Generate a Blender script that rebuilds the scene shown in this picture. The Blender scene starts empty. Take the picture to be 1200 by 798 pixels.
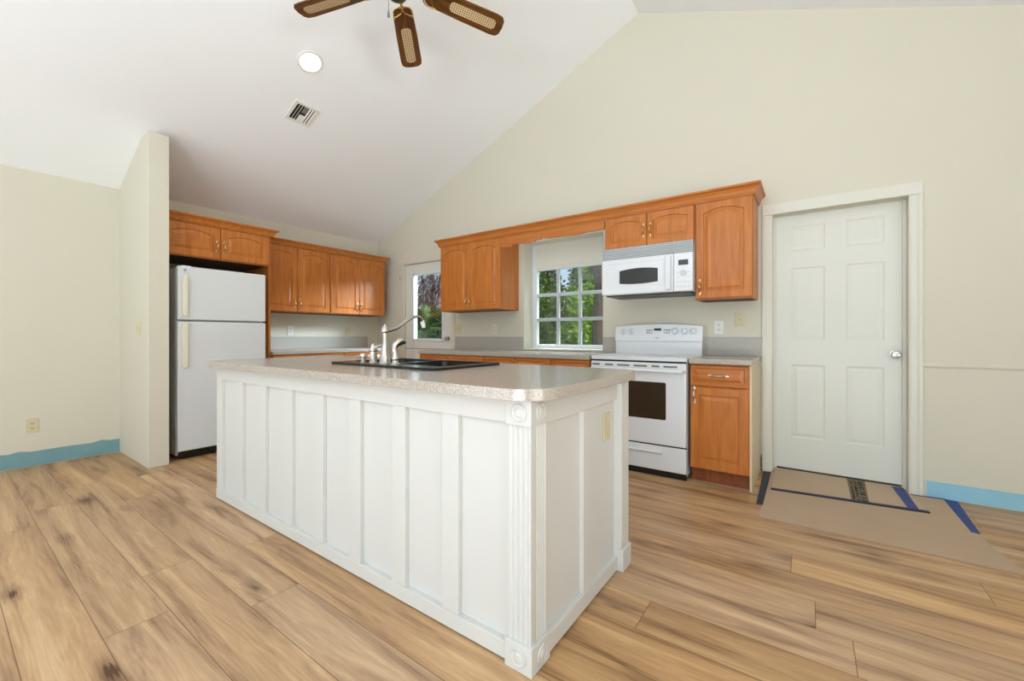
import bpy, math, random
from math import pi, sin, cos, radians as R
from mathutils import Vector, Matrix
from mathutils.geometry import tessellate_polygon

SC = bpy.context.scene
COL = SC.collection
random.seed(7)

# ------------------------------------------------------------------ camera
cam_d = bpy.data.cameras.new('camera')
cam = bpy.data.objects.new('camera', cam_d)
COL.objects.link(cam)
cam.location = (0, 0, 1.08)
cam.rotation_euler = (R(90), 0, R(35.47))
cam_d.sensor_fit = 'HORIZONTAL'
cam_d.sensor_width = 36
cam_d.lens = 487.7 / 1200 * 36
cam_d.shift_y = -(399 - 393.07) / 1200
cam_d.clip_start = 0.02
SC.camera = cam

# ------------------------------------------------------------------ light
SC.view_settings.view_transform = 'Standard'
SC.view_settings.look = 'None'
SC.view_settings.gamma = 1
SC.view_settings.use_curve_mapping = False
SC.view_settings.exposure = 0.02
SC.cycles.max_bounces = 14
SC.cycles.diffuse_bounces = 8
SC.cycles.glossy_bounces = 5
SC.cycles.transparent_max_bounces = 12
SC.cycles.sample_clamp_indirect = 4.0

world = bpy.data.worlds.new('sky')
SC.world = world
world.use_nodes = True
wn = world.node_tree.nodes
sky = wn.new('ShaderNodeTexSky')
sky.sky_type = 'NISHITA'
sky.sun_disc = False
sky.sun_elevation = R(45)
sky.sun_rotation = R(95)
sky.dust_density = 2.5
sky.air_density = 1.0
wn['Background'].inputs[1].default_value = 0.20
world.node_tree.links.new(sky.outputs[0], wn['Background'].inputs[0])


def lamp(name, kind, loc, aim, power, color=(1, 1, 1), sx=1, sy=1, **kw):
    d = bpy.data.lights.new(name, kind)
    d.energy = power
    d.color = color
    if kind == 'AREA':
        d.shape = 'RECTANGLE'
        d.size = sx
        d.size_y = sy
    for k, v in kw.items():
        setattr(d, k, v)
    o = bpy.data.objects.new(name, d)
    COL.objects.link(o)
    o.location = loc
    o.rotation_euler = Vector(aim).to_track_quat('-Z', 'Y').to_euler()
    return o


lamp('sun', 'SUN', (6, 8, 9), (-.72, -.10, -.69), 4.5, (1, .96, .88), angle=R(1.0))
# daylight coming through the patio openings and the gable glass behind the camera
DAY = (.84, .925, 1)
lamp('daylight_patio_left', 'AREA', (-3.0, -3.12, 1.15), (0, 1, .35), 10, DAY, 3.0, 2.0)
lamp('daylight_patio_right', 'AREA', (.75, -3.12, 1.15), (0, 1, .35), 10, DAY, 3.0, 2.0)
lamp('daylight_gable_glass', 'AREA', (-1.3, -3.12, 3.0), (0, 1, .1), 40, DAY, 3.0, 1.1)
# added lamps aimed up from outside the openings to brighten the ceiling
lamp('ceiling_fill_left', 'AREA', (-3.0, -3.95, .0), (.15, .42, .92), 170, DAY, 3.2, 1.5)
lamp('ceiling_fill_right', 'AREA', (.75, -3.95, .0), (-.08, .42, .92), 410, DAY, 3.2, 1.5)
lamp('ceiling_fill_side', 'AREA', (3.5, -.7, .05), (-.45, .25, .95), 300, (.95, .97, .97), 2.6, 1.5)  # added fill outside the right wall, lifts the ceiling
# sky light falling in through the kitchen window and the glazed door
lamp('skylight_window', 'AREA', (-2.14, 5.2, 3.2), (0, -.62, -.78), 130, (.82, .91, 1), 1.4, 1.0)
lamp('skylight_door', 'AREA', (-3.47, 5.1, 2.32), (-1, -1.2, -.62), 240, (.70, .84, 1), .7, .5)

# ------------------------------------------------------------------ materials
def s2l(c):
    return tuple(((v / 255) / 12.92 if v / 255 <= .04045 else ((v / 255 + .055) / 1.055) ** 2.4) for v in c) + (1,)


def newmat(name):
    m = bpy.data.materials.new(name)
    m.use_nodes = True
    nt = m.node_tree
    return m, nt, nt.nodes, nt.links, nt.nodes['Principled BSDF']


def simple(name, rgb, rough=.5, metal=0, noise=.0, scale=30, bump=0, spec=.5, coat=0):
    m, nt, N, L, b = newmat(name)
    b.inputs['Roughness'].default_value = rough
    b.inputs['Metallic'].default_value = metal
    b.inputs['Specular IOR Level'].default_value = spec
    b.inputs['Coat Weight'].default_value = coat
    col = s2l(rgb)
    tc = N.new('ShaderNodeTexCoord')
    nz = N.new('ShaderNodeTexNoise')
    nz.inputs['Scale'].default_value = scale
    nz.inputs['Detail'].default_value = 4
    L.new(tc.outputs['Object'], nz.inputs['Vector'])
    mx = N.new('ShaderNodeMixRGB')
    mx.inputs[1].default_value = tuple(v * (1 - noise) for v in col[:3]) + (1,)
    mx.inputs[2].default_value = tuple(min(1, v * (1 + noise)) for v in col[:3]) + (1,)
    L.new(nz.outputs['Fac'], mx.inputs[0])
    L.new(mx.outputs[0], b.inputs['Base Color'])
    if bump:
        bp = N.new('ShaderNodeBump')
        bp.inputs['Strength'].default_value = bump
        bp.inputs['Distance'].default_value = .002
        L.new(nz.outputs['Fac'], bp.inputs['Height'])
        L.new(bp.outputs[0], b.inputs['Normal'])
    return m


def wood(name, c1, c2, rough=.36, stretch=(14, 14, 1.3), coat=.12):
    m, nt, N, L, b = newmat(name)
    b.inputs['Roughness'].default_value = rough
    b.inputs['Specular IOR Level'].default_value = .32
    b.inputs['Coat Weight'].default_value = coat
    b.inputs['Coat Roughness'].default_value = .14
    tc = N.new('ShaderNodeTexCoord')
    mp = N.new('ShaderNodeMapping')
    mp.inputs['Scale'].default_value = stretch
    L.new(tc.outputs['Object'], mp.inputs[0])
    n1 = N.new('ShaderNodeTexNoise')
    n1.inputs['Scale'].default_value = 2.2
    n1.inputs['Detail'].default_value = 7
    n1.inputs['Distortion'].default_value = .7
    L.new(mp.outputs[0], n1.inputs['Vector'])
    rp = N.new('ShaderNodeValToRGB')
    rp.color_ramp.elements[0].position = .26
    rp.color_ramp.elements[0].color = s2l(c1)
    rp.color_ramp.elements[1].position = .70
    rp.color_ramp.elements[1].color = s2l(c2)
    L.new(n1.outputs['Fac'], rp.inputs[0])
    L.new(rp.outputs[0], b.inputs['Base Color'])
    return m


def speckle(name, base, dark, light, rough=.25):
    m, nt, N, L, b = newmat(name)
    b.inputs['Roughness'].default_value = rough
    tc = N.new('ShaderNodeTexCoord')
    n1 = N.new('ShaderNodeTexNoise')
    n1.inputs['Scale'].default_value = 330
    n1.inputs['Detail'].default_value = 3
    L.new(tc.outputs['Object'], n1.inputs['Vector'])
    rp = N.new('ShaderNodeValToRGB')
    e = rp.color_ramp.elements
    e[0].position = .36
    e[0].color = s2l(dark)
    e[1].position = .48
    e[1].color = s2l(base)
    k = e.new(.56)
    k.color = s2l(base)
    k = e.new(.66)
    k.color = s2l(light)
    L.new(n1.outputs['Fac'], rp.inputs[0])
    L.new(rp.outputs[0], b.inputs['Base Color'])
    return m


def floor_mat():
    m, nt, N, L, b = newmat('plank_floor')
    tc = N.new('ShaderNodeTexCoord')
    sx = N.new('ShaderNodeSeparateXYZ')
    L.new(tc.outputs['Object'], sx.inputs[0])

    def M(op, a, c=None):
        n = N.new('ShaderNodeMath')
        n.operation = op
        for i, v in ((0, a), (1, c)):
            if v is None:
                continue
            if isinstance(v, (int, float)):
                n.inputs[i].default_value = v
            else:
                L.new(v, n.inputs[i])
        return n.outputs[0]
    W, LEN = .192, 1.83
    v = M('DIVIDE', M('SUBTRACT', sx.outputs[1], .361 - W * 40), W)
    row = M('FLOOR', v)
    fv = M('SUBTRACT', v, row)
    wn_ = N.new('ShaderNodeTexWhiteNoise')
    wn_.noise_dimensions = '1D'
    L.new(M('ADD', row, 3.7), wn_.inputs['W'])
    u = M('ADD', M('DIVIDE', M('ADD', sx.outputs[0], 40), LEN), wn_.outputs['Value'])
    pl = M('FLOOR', u)
    fu = M('SUBTRACT', u, pl)
    idv = M('ADD', M('MULTIPLY', row, 17.13), M('MULTIPLY', pl, 5.71))
    w2 = N.new('ShaderNodeTexWhiteNoise')
    w2.noise_dimensions = '1D'
    L.new(idv, w2.inputs['W'])
    cx = N.new('ShaderNodeCombineXYZ')
    L.new(M('ADD', M('MULTIPLY', sx.outputs[0], .62), M('MULTIPLY', w2.outputs['Value'], 37)), cx.inputs[0])
    L.new(M('ADD', M('MULTIPLY', sx.outputs[1], 7.5), M('MULTIPLY', w2.outputs['Value'], 91)), cx.inputs[1])
    # broad streaks
    g1 = N.new('ShaderNodeTexNoise')
    g1.inputs['Scale'].default_value = 1.5
    g1.inputs['Detail'].default_value = 5
    g1.inputs['Roughness'].default_value = .66
    g1.inputs['Distortion'].default_value = .6
    L.new(cx.outputs[0], g1.inputs['Vector'])
    # fine grain
    cf = N.new('ShaderNodeCombineXYZ')
    L.new(M('ADD', M('MULTIPLY', sx.outputs[0], 4.0), M('MULTIPLY', w2.outputs['Value'], 53)), cf.inputs[0])
    L.new(M('MULTIPLY', sx.outputs[1], 90.0), cf.inputs[1])
    g2 = N.new('ShaderNodeTexNoise')
    g2.inputs['Scale'].default_value = 1.6
    g2.inputs['Detail'].default_value = 6
    L.new(cf.outputs[0], g2.inputs['Vector'])
    rp = N.new('ShaderNodeValToRGB')
    e = rp.color_ramp.elements
    e[0].position = .33
    e[0].color = s2l((134, 101, 71))
    e[1].position = .65
    e[1].color = s2l((207, 173, 131))
    k = e.new(.46)
    k.color = s2l((180, 144, 106))
    k = e.new(.58)
    k.color = s2l((196, 160, 118))
    L.new(g1.outputs['Fac'], rp.inputs[0])
    # tone per plank
    hsv = N.new('ShaderNodeHueSaturation')
    L.new(rp.outputs[0], hsv.inputs['Color'])
    L.new(M('ADD', M('MULTIPLY', w2.outputs['Value'], .17), .93), hsv.inputs['Value'])
    w3 = N.new('ShaderNodeTexWhiteNoise')
    w3.noise_dimensions = '1D'
    L.new(M('ADD', idv, 2.3), w3.inputs['W'])
    L.new(M('ADD', M('MULTIPLY', w3.outputs['Value'], .22), .90), hsv.inputs['Saturation'])
    m1 = N.new('ShaderNodeMixRGB')
    m1.blend_type = 'MULTIPLY'
    m1.inputs[0].default_value = .42
    L.new(hsv.outputs[0], m1.inputs[1])
    r2 = N.new('ShaderNodeValToRGB')
    r2.color_ramp.elements[0].position = .3
    r2.color_ramp.elements[0].color = (.62, .58, .54, 1)
    r2.color_ramp.elements[1].position = .62
    r2.color_ramp.elements[1].color = (1, 1, 1, 1)
    L.new(g2.outputs['Fac'], r2.inputs[0])
    L.new(r2.outputs[0], m1.inputs[2])
    # knots
    ck = N.new('ShaderNodeCombineXYZ')
    L.new(M('ADD', M('MULTIPLY', sx.outputs[0], 2.0), M('MULTIPLY', w2.outputs['Value'], 11)), ck.inputs[0])
    L.new(M('ADD', M('MULTIPLY', sx.outputs[1], 5.2), M('MULTIPLY', row, .37)), ck.inputs[1])
    vo = N.new('ShaderNodeTexVoronoi')
    vo.inputs['Scale'].default_value = 1.0
    L.new(ck.outputs[0], vo.inputs['Vector'])
    wob = M('ADD', vo.outputs['Distance'], M('MULTIPLY', M('ADD', M('MULTIPLY', M('SUBTRACT', g2.outputs['Fac'], .5), .22), M('MULTIPLY', M('SUBTRACT', g1.outputs['Fac'], .5), .3)), 1.0))
    rk = N.new('ShaderNodeValToRGB')
    rk.color_ramp.elements[0].position = .05
    rk.color_ramp.elements[0].color = (1, 1, 1, 1)
    rk.color_ramp.elements[1].position = .27
    rk.color_ramp.elements[1].color = (0, 0, 0, 1)
    kk = rk.color_ramp.elements.new(.10)
    kk.color = (.42, .42, .42, 1)
    L.new(wob, rk.inputs[0])
    sel = M('GREATER_THAN', M('FRACT', M('MULTIPLY', vo.outputs['Color'], 7.3)), .12)
    m2 = N.new('ShaderNodeMixRGB')
    m2.inputs[2].default_value = s2l((84, 54, 34))
    L.new(M('MULTIPLY', rk.outputs[0], sel), m2.inputs[0])
    L.new(m1.outputs[0], m2.inputs[1])
    # seams
    gv = M('MINIMUM', fv, M('SUBTRACT', 1.0, fv))
    gu = M('MULTIPLY', M('MINIMUM', fu, M('SUBTRACT', 1.0, fu)), LEN / W)
    seam = M('LESS_THAN', M('MINIMUM', gv, gu), .0085)
    m3 = N.new('ShaderNodeMixRGB')
    m3.inputs[2].default_value = s2l((98, 68, 46))
    L.new(M('MULTIPLY', seam, .75), m3.inputs[0])
    L.new(m2.outputs[0], m3.inputs[1])
    L.new(m3.outputs[0], b.inputs['Base Color'])
    b.inputs['Roughness'].default_value = .42
    b.inputs['Specular IOR Level'].default_value = .35
    bp = N.new('ShaderNodeBump')
    bp.inputs['Strength'].default_value = .12
    bp.inputs['Distance'].default_value = .002
    L.new(g2.outputs['Fac'], bp.inputs['Height'])
    L.new(bp.outputs[0], b.inputs['Normal'])
    return m


def glass_mat():
    m = bpy.data.materials.new('window_glass')
    m.use_nodes = True
    nt = m.node_tree
    N, L = nt.nodes, nt.links
    N.remove(N['Principled BSDF'])
    t = N.new('ShaderNodeBsdfTransparent')
    t.inputs[0].default_value = (.97, .98, .97, 1)
    g = N.new('ShaderNodeBsdfGlossy')
    g.inputs['Roughness'].default_value = .02
    mx = N.new('ShaderNodeMixShader')
    mx.inputs[0].default_value = .05
    L.new(t.outputs[0], mx.inputs[1])
    L.new(g.outputs[0], mx.inputs[2])
    L.new(mx.outputs[0], N['Material Output'].inputs[0])
    return m


def cane_mat():
    m, nt, N, L, b = newmat('woven_cane')
    tc = N.new('ShaderNodeTexCoord')
    ck = N.new('ShaderNodeTexBrick')
    ck.offset = 0
    ck.inputs['Scale'].default_value = 1
    ck.inputs['Brick Width'].default_value = .0135
    ck.inputs['Row Height'].default_value = .0135
    ck.inputs['Mortar Size'].default_value = .0030
    ck.inputs['Color1'].default_value = s2l((70, 44, 20))
    ck.inputs['Color2'].default_value = s2l((78, 50, 26))
    ck.inputs['Mortar'].default_value = s2l((216, 192, 150))
    L.new(tc.outputs['Object'], ck.inputs['Vector'])
    L.new(ck.outputs['Color'], b.inputs['Base Color'])
    b.inputs['Roughness'].default_value = .6
    return m


def emit(name, col, st):
    m, nt, N, L, b = newmat(name)
    b.inputs['Base Color'].default_value = col + (1,)
    b.inputs['Emission Color'].default_value = col + (1,)
    b.inputs['Emission Strength'].default_value = st
    return m


def leafmat(name, c1, c2):
    m, nt, N, L, b = newmat(name)
    tc = N.new('ShaderNodeTexCoord')
    nz = N.new('ShaderNodeTexNoise')
    nz.inputs['Scale'].default_value = 2.5
    nz.inputs['Detail'].default_value = 6
    L.new(tc.outputs['Object'], nz.inputs['Vector'])
    rp = N.new('ShaderNodeValToRGB')
    rp.color_ramp.elements[0].position = .35
    rp.color_ramp.elements[1].position = .65
    rp.color_ramp.elements[0].color = s2l(c1)
    rp.color_ramp.elements[1].color = s2l(c2)
    L.new(nz.outputs['Fac'], rp.inputs[0])
    L.new(rp.outputs[0], b.inputs['Base Color'])
    b.inputs['Roughness'].default_value = .5
    tr = N.new('ShaderNodeBsdfTranslucent')
    L.new(rp.outputs[0], tr.inputs[0])
    mx = N.new('ShaderNodeMixShader')
    mx.inputs[0].default_value = .3
    L.new(b.outputs[0], mx.inputs[1])
    L.new(tr.outputs[0], mx.inputs[2])
    L.new(mx.outputs[0], N['Material Output'].inputs[0])
    return m


CREAM = simple('cream_wall_paint', (208, 205, 189), .6, noise=.015, scale=3, spec=.25)
CEIL = simple('white_ceiling_paint', (240, 244, 247), .8, noise=.01, scale=3, spec=.1)
DOORW = simple('white_door_paint', (216, 219, 211), .4, noise=.01, scale=4)
TRIMW = simple('white_trim_paint', (214, 214, 203), .45, noise=.01, scale=5)
ISLW = simple('white_island_paint', (209, 210, 206), .42, noise=.015, scale=5)
BLUEL = simple('bare_teal_wall_strip', (118, 156, 162), .7, noise=.12, scale=6, spec=.2)
BLUE = simple('bare_blue_wall_strip', (146, 196, 216), .7, noise=.10, scale=6, spec=.2)
FLOOR = floor_mat()
GLASS = glass_mat()
WOOD = wood('honey_maple', (164, 94, 36), (194, 120, 54))
WOODH = wood('honey_maple_across', (164, 94, 36), (194, 120, 54), stretch=(1.3, 14, 14))
WOODD = wood('red_brown_toe_board', (118, 62, 34), (150, 84, 46))
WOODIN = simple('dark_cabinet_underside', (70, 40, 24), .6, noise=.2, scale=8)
FILL = simple('pale_maple_side', (214, 198, 166), .5, noise=.04, scale=6)
LAM = speckle('grey_speckled_laminate', (176, 167, 156), (134, 127, 118), (200, 192, 181), .22)
LAME = speckle('grey_speckled_backsplash', (172, 168, 160), (150, 146, 138), (188, 184, 176), .30)
APPL = simple('white_enamel', (222, 226, 230), .22, noise=.005, scale=5)
APPLT = simple('textured_white_enamel', (212, 217, 219), .38, noise=.01, scale=140, bump=.06)
APPG = simple('grey_appliance_side', (196, 198, 196), .45, noise=.02, scale=20)
HANDC = simple('cream_plastic', (222, 217, 198), .4, noise=.01)
ALM = simple('almond_plastic', (203, 196, 160), .4, noise=.02)
WHITEP = simple('white_plastic', (226, 226, 220), .35, noise=.01)
GREYP = simple('grey_print', (150, 152, 154), .5)
GRILLE = simple('light_grey_grille', (196, 201, 204), .4, noise=.01)
BLK = simple('black_plastic', (18, 18, 18), .35, noise=.05)
DKGL = simple('smoked_oven_glass', (52, 38, 26), .12, noise=.05)
DKMW = simple('dark_grey_glass', (50, 53, 54), .15, noise=.05)
SINKM = simple('black_granite_composite', (22, 22, 23), .28, noise=.25, scale=220)
NICK = simple('brushed_nickel', (205, 203, 198), .24, metal=1, noise=.03)
BRASS = simple('antique_brass', (206, 174, 118), .25, metal=1, noise=.08)
GOLD = simple('polished_gold_bracket', (214, 182, 116), .3, metal=1, noise=.05)
STEEL = simple('satin_steel', (190, 190, 188), .25, metal=1, noise=.03)
FANW = wood('dark_walnut_blade', (50, 28, 10), (122, 78, 34), rough=.4, stretch=(1.6, 16, 16))
CANE = cane_mat()
CARD = simple('brown_floor_board', (180, 158, 134), .75, noise=.05, scale=5, spec=.2)
CARDP = simple('brown_floor_board_top', (188, 166, 142), .75, noise=.05, scale=5, spec=.2)
PRINT = simple('grey_print_band', (122, 108, 90), .8, noise=.08, scale=25, spec=.1)
INK = simple('black_ink', (44, 40, 36), .8, spec=.1)
TAPE = simple('blue_masking_tape', (34, 56, 128), .55, noise=.10, scale=20)
TAPED = simple('dark_blue_tape_edge', (30, 34, 58), .55, noise=.10, scale=20)
DIRT = simple('broken_wall_edge', (112, 100, 84), .9, noise=.6, scale=45, spec=.1)
MUNT = simple('grey_window_bar', (176, 184, 188), .5, noise=.02)
SASH = simple('white_window_sash', (216, 222, 226), .45, noise=.02)
GRASS = simple('grass_ground', (92, 110, 60), .9, noise=.35, scale=4)
BARK = simple('dark_bark', (62, 54, 52), .9, noise=.75, scale=16, bump=.5)
LEAF_A = leafmat('bright_green_leaves', (62, 110, 30), (150, 190, 72))
LEAF_B = leafmat('mid_green_leaves', (46, 88, 34), (104, 146, 62))
LEAF_C = leafmat('dark_green_leaves', (20, 54, 24), (62, 104, 50))
LEAF_D = leafmat('grey_moss', (92, 82, 90), (176, 170, 176))
LITD = emit('lit_lamp', (1, .97, .90), 6.0)

# ------------------------------------------------------------------ builders
class MB:
    def __init__(s):
        s.v = []
        s.f = []

    def add(s, vs, fs):
        o = len(s.v)
        s.v += [tuple(p) for p in vs]
        s.f += [tuple(i + o for i in f) for f in fs]
        return s

    def box(s, x0, y0, z0, x1, y1, z1):
        return s.hexa([(x0, y0, z0), (x1, y0, z0), (x1, y1, z0), (x0, y1, z0),
                       (x0, y0, z1), (x1, y0, z1), (x1, y1, z1), (x0, y1, z1)])

    def hexa(s, p):
        return s.add(p, [(0, 3, 2, 1), (4, 5, 6, 7), (0, 1, 5, 4), (1, 2, 6, 5), (2, 3, 7, 6), (3, 0, 4, 7)])

    def rings(s, rs, cap0=True, cap1=True, closed=True):
        n = len(rs[0])
        vs = [p for r in rs for p in r]
        fs = []
        for k in range(len(rs) - 1):
            for i in range(n if closed else n - 1):
                j = (i + 1) % n
                fs.append((k * n + i, k * n + j, (k + 1) * n + j, (k + 1) * n + i))
        if cap0:
            fs.append(tuple(reversed(range(n))))
        if cap1:
            fs.append(tuple((len(rs) - 1) * n + i for i in range(n)))
        return s.add(vs, fs)

    def prism(s, poly, lo, hi, axis='z'):
        def P(p, h):
            return {'z': (p[0], p[1], h), 'y': (p[0], h, p[1]), 'x': (h, p[0], p[1])}[axis]
        return s.rings([[P(p, lo) for p in poly], [P(p, hi) for p in poly]])

    def plate(s, outer, holes, z0, z1):
        loops = [outer] + holes
        flat = [p for l in loops for p in l]
        tris = tessellate_polygon([[Vector((p[0], p[1], 0)) for p in l] for l in loops])
        n = len(flat)
        vs = [(p[0], p[1], z0) for p in flat] + [(p[0], p[1], z1) for p in flat]
        fs = [tuple(t) for t in tris] + [tuple(n + i for i in reversed(t)) for t in tris]
        o = 0
        for l in loops:
            k = len(l)
            for i in range(k):
                j = (i + 1) % k
                fs.append((o + i, o + j, n + o + j, n + o + i))
            o += k
        return s.add(vs, fs)

    def lathe(s, prof, c=(0, 0, 0), seg=24, axis='z'):
        rs = []
        for r, h in prof:
            ring = []
            for i in range(seg):
                a = 2 * pi * i / seg
                x, y = r * cos(a), r * sin(a)
                q = {'z': (x, y, h), 'y': (x, h, y), 'x': (h, x, y)}[axis]
                ring.append((c[0] + q[0], c[1] + q[1], c[2] + q[2]))
            rs.append(ring)
        return s.rings(rs)

    def tube(s, path, rad, seg=10):
        path = [Vector(p) for p in path]
        if not isinstance(rad, (list, tuple)):
            rad = [rad] * len(path)
        rs = []
        up = None
        for i, p in enumerate(path):
            t = (path[min(i + 1, len(path) - 1)] - path[max(i - 1, 0)]).normalized()
            if up is None:
                up = Vector((0, 0, 1)) if abs(t.z) < .9 else Vector((1, 0, 0))
            a = t.cross(up)
            if a.length < 1e-4:
                a = t.cross(Vector((0, 1, 0)))
            a.normalize()
            b = t.cross(a).normalized()
            up = -b if b.dot(up) < 0 else b
            rs.append([tuple(p + (a * cos(2 * pi * k / seg) + b * sin(2 * pi * k / seg)) * rad[i]) for k in range(seg)])
        return s.rings(rs)

    def build(s, name, mat, parent=None, bevel=0, smooth=False, kind=None, seg=2):
        me = bpy.data.meshes.new(name)
        me.from_pydata(s.v, [], s.f)
        me.update()
        import bmesh
        bm = bmesh.new()
        bm.from_mesh(me)
        bmesh.ops.recalc_face_normals(bm, faces=bm.faces)
        bm.to_mesh(me)
        bm.free()
        me.materials.append(mat)
        o = bpy.data.objects.new(name, me)
        COL.objects.link(o)
        if parent:
            o.parent = parent
        if bevel:
            b = o.modifiers.new('bevel', 'BEVEL')
            b.width = bevel
            b.segments = seg
            b.limit_method = 'ANGLE'
            b.angle_limit = R(40)
        if smooth:
            for p in me.polygons:
                p.use_smooth = True
            try:
                me.set_sharp_from_angle(angle=R(40))
            except Exception:
                pass
        if kind:
            o['kind'] = kind
        return o


def thing(name, label, cat, loc, rz=0, group=None):
    o = bpy.data.objects.new(name, None)
    o.empty_display_size = .05
    COL.objects.link(o)
    o.location = loc
    o.rotation_euler = (0, 0, rz)
    return tag(o, label, cat, group)


def tag(o, label, cat, group=None):
    o['label'] = label
    o['category'] = cat
    if group:
        o['group'] = group
    return o


def struct_root(name, loc=(0, 0, 0)):
    o = bpy.data.objects.new(name, None)
    COL.objects.link(o)
    o.location = loc
    o['kind'] = 'structure'
    return o


def rrect(x0, y0, x1, y1, r, n=6):
    rr = r if isinstance(r, (list, tuple)) else [r] * 4
    pts = []
    for (cx, cy, a0), q in zip(((x1, y1, 0), (x0, y1, 90), (x0, y0, 180), (x1, y0, 270)), rr):
        sx = -1 if cx == x1 else 1
        sy = -1 if cy == y1 else 1
        for i in range(n + 1):
            a = R(a0 + 90 * i / n)
            pts.append((cx + sx * q + q * cos(a), cy + sy * q + q * sin(a)))
    return pts


# ------------------------------------------------------------------ shell
WY, LX, RX, BY = 3.885, -5.22, 2.608, -3.05
RIDX, RIDZ, EAVE = -1.306, 4.119, 2.44
SL = (RIDZ - EAVE) / (RIDX - LX)


def ceil_z(x):
    return RIDZ - SL * abs(x - RIDX)


MB().box(LX - .2, BY - .2, -.12, RX + .2, WY + .2, 0).build('floor', FLOOR, kind='structure')

c = MB()
for x0, x1 in ((LX - .2, RIDX), (RIDX, RX + .2)):
    c.hexa([(x0, BY - .2, ceil_z(x0)), (x1, BY - .2, ceil_z(x1)), (x1, WY + .2, ceil_z(x1)), (x0, WY + .2, ceil_z(x0)),
            (x0, BY - .2, ceil_z(x0) + .2), (x1, BY - .2, ceil_z(x1) + .2), (x1, WY + .2, ceil_z(x1) + .2), (x0, WY + .2, ceil_z(x0) + .2)])
c.build('ceiling', CEIL, kind='structure')


def gable_wall(name, y0, y1, openings, mat):
    xs = sorted({LX - .2, RX + .2, RIDX} | {o[0] for o in openings} | {o[1] for o in openings})
    w = MB()
    for a, b in zip(xs, xs[1:]):
        segs = [(0, None)]
        ops = sorted([o for o in openings if o[0] <= a + 1e-6 and o[1] >= b - 1e-6], key=lambda o: o[2])
        z = 0
        spans = []
        for o in ops:
            if o[2] > z:
                spans.append((z, o[2]))
            z = o[3]
        for lo, hi in spans:
            w.box(a, y0, lo, b, y1, hi)
        za, zb = ceil_z(a) + .05, ceil_z(b) + .05
        w.hexa([(a, y0, z), (b, y0, z), (b, y1, z), (a, y1, z), (a, y0, za), (b, y0, zb), (b, y1, zb), (a, y1, za)])
    return w.build(name, mat, kind='structure')


D1 = (-.232, .556, 0, 2.035)          # six panel door opening
WIN = (-2.60, -1.66, .925, 2.11)       # kitchen window opening
D2 = (-4.64, -3.71, 0, 2.075)          # glazed door opening
gable_wall('wall_far', WY, WY + .2, [D1, WIN, D2], CREAM)
gable_wall('wall_near', BY - .2, BY, [(-4.5, -1.5, .02, 2.15), (-.75, 2.25, .02, 2.15), (-2.8, RIDX, 2.4, 3.4), (RIDX, .2, 2.4, 3.4)], CREAM)
MB().box(LX - .2, BY - .2, 0, LX, WY + .2, EAVE + .04).build('wall_left', CREAM, kind='structure')
wr = MB()  # unseen opening left in this wall for the added side fill
wr.box(RX, BY - .2, 0, RX + .2, -2.1, EAVE + .04)
wr.box(RX, .7, 0, RX + .2, WY + .2, EAVE + .04)
wr.box(RX, -2.1, 0, RX + .2, .7, .30)
wr.box(RX, -2.1, 2.15, RX + .2, .7, EAVE + .04)
wr.build('wall_right', CREAM, kind='structure')
# short partition beside the refrigerator: flat cap where it stops under the slope
FT = 2.742
xc = RIDX - (RIDZ - FT) / SL
MB().prism([(LX, 0), (-4.355, 0), (-4.355, FT), (xc, FT), (LX, EAVE)], 1.035, 1.172, 'y').build('wall_partition', CREAM, kind='structure', bevel=.004)

# bare strips where the baseboard was pulled off
rnd = random.Random(3)


def jag(x0, x1, base, n, amp, spikes=0):
    pts = [(x0, 0.004), (x1, 0.004)]
    for i in range(n + 1):
        x = x1 + (x0 - x1) * i / n
        k = rnd.uniform(-amp, amp)
        if rnd.random() < spikes:
            k += .012
        pts.append((x, base + k))
    return pts


MB().prism(jag(-2.6, 1.035, .122, 60, .002, .07), LX, LX + .004, 'x').build('baseboard_left', BLUEL, kind='structure')
MB().prism(jag(.645, RX, .108, 40, .0012), WY - .004, WY, 'y').build('baseboard_far', BLUE, kind='structure')
t = MB()
t.prism([(WY, .862), (WY - .003, .864), (WY - .010, .876), (WY - .008, .884), (WY - .005, .893), (WY, .895)], .622, RX, 'x')
t.build('trim_1', CREAM, kind='structure')
MB().prism([(-.312, .0), (-.30, .0), (-.30, .125), (-.306, .135), (-.314, .10), (-.3145, .05)], WY - .012, WY, 'y').build('trim_2', DIRT, kind='structure')

# --- six panel door
d1 = struct_root('door_1', (.15, WY + .105, 0))
ox, oy = .15, WY + .105
sl = MB()
X0, X1, Z0, Z1 = -.213 - ox, .537 - ox, .024, 2.032
cols = [(-.113 - ox, .104 - ox), (.228 - ox, .446 - ox)]
rows = [(.27, .85), (1.045, 1.615), (1.745, 1.985 - .04)]
sl.box(X0, .012, Z0, X1, .036, Z1)
for a, b in ((X0, cols[0][0]), (cols[0][1], cols[1][0]), (cols[1][1], X1)):
    sl.box(a, 0, Z0, b, .012, Z1)
zz = [Z0] + [v for r in rows for v in r] + [Z1]
for a, b in cols:
    for k in range(0, len(zz), 2):
        sl.box(a, 0, zz[k], b, .012, zz[k + 1])
    for z0, z1 in rows:
        def q(i, y):
            return [(a + i, y, z0 + i), (b - i, y, z0 + i), (b - i, y, z1 - i), (a + i, y, z1 - i)]
        sl.rings([q(0, .0), q(.012, .0055), q(.018, .0055), q(.040, .002)], cap0=False)
sl.build('door_slab', DOORW, d1)
kn = MB()
kn.lathe([(.030, 0), (.030, -.006), (.012, -.010), (.012, -.030), (.024, -.036), (.028, -.050), (.022, -.062), (.002, -.066)], (.500 - ox, 0, .945), 24, 'y')
kn.build('door_knob', STEEL, d1, smooth=True)['label'] = 'round satin steel knob'
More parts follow.
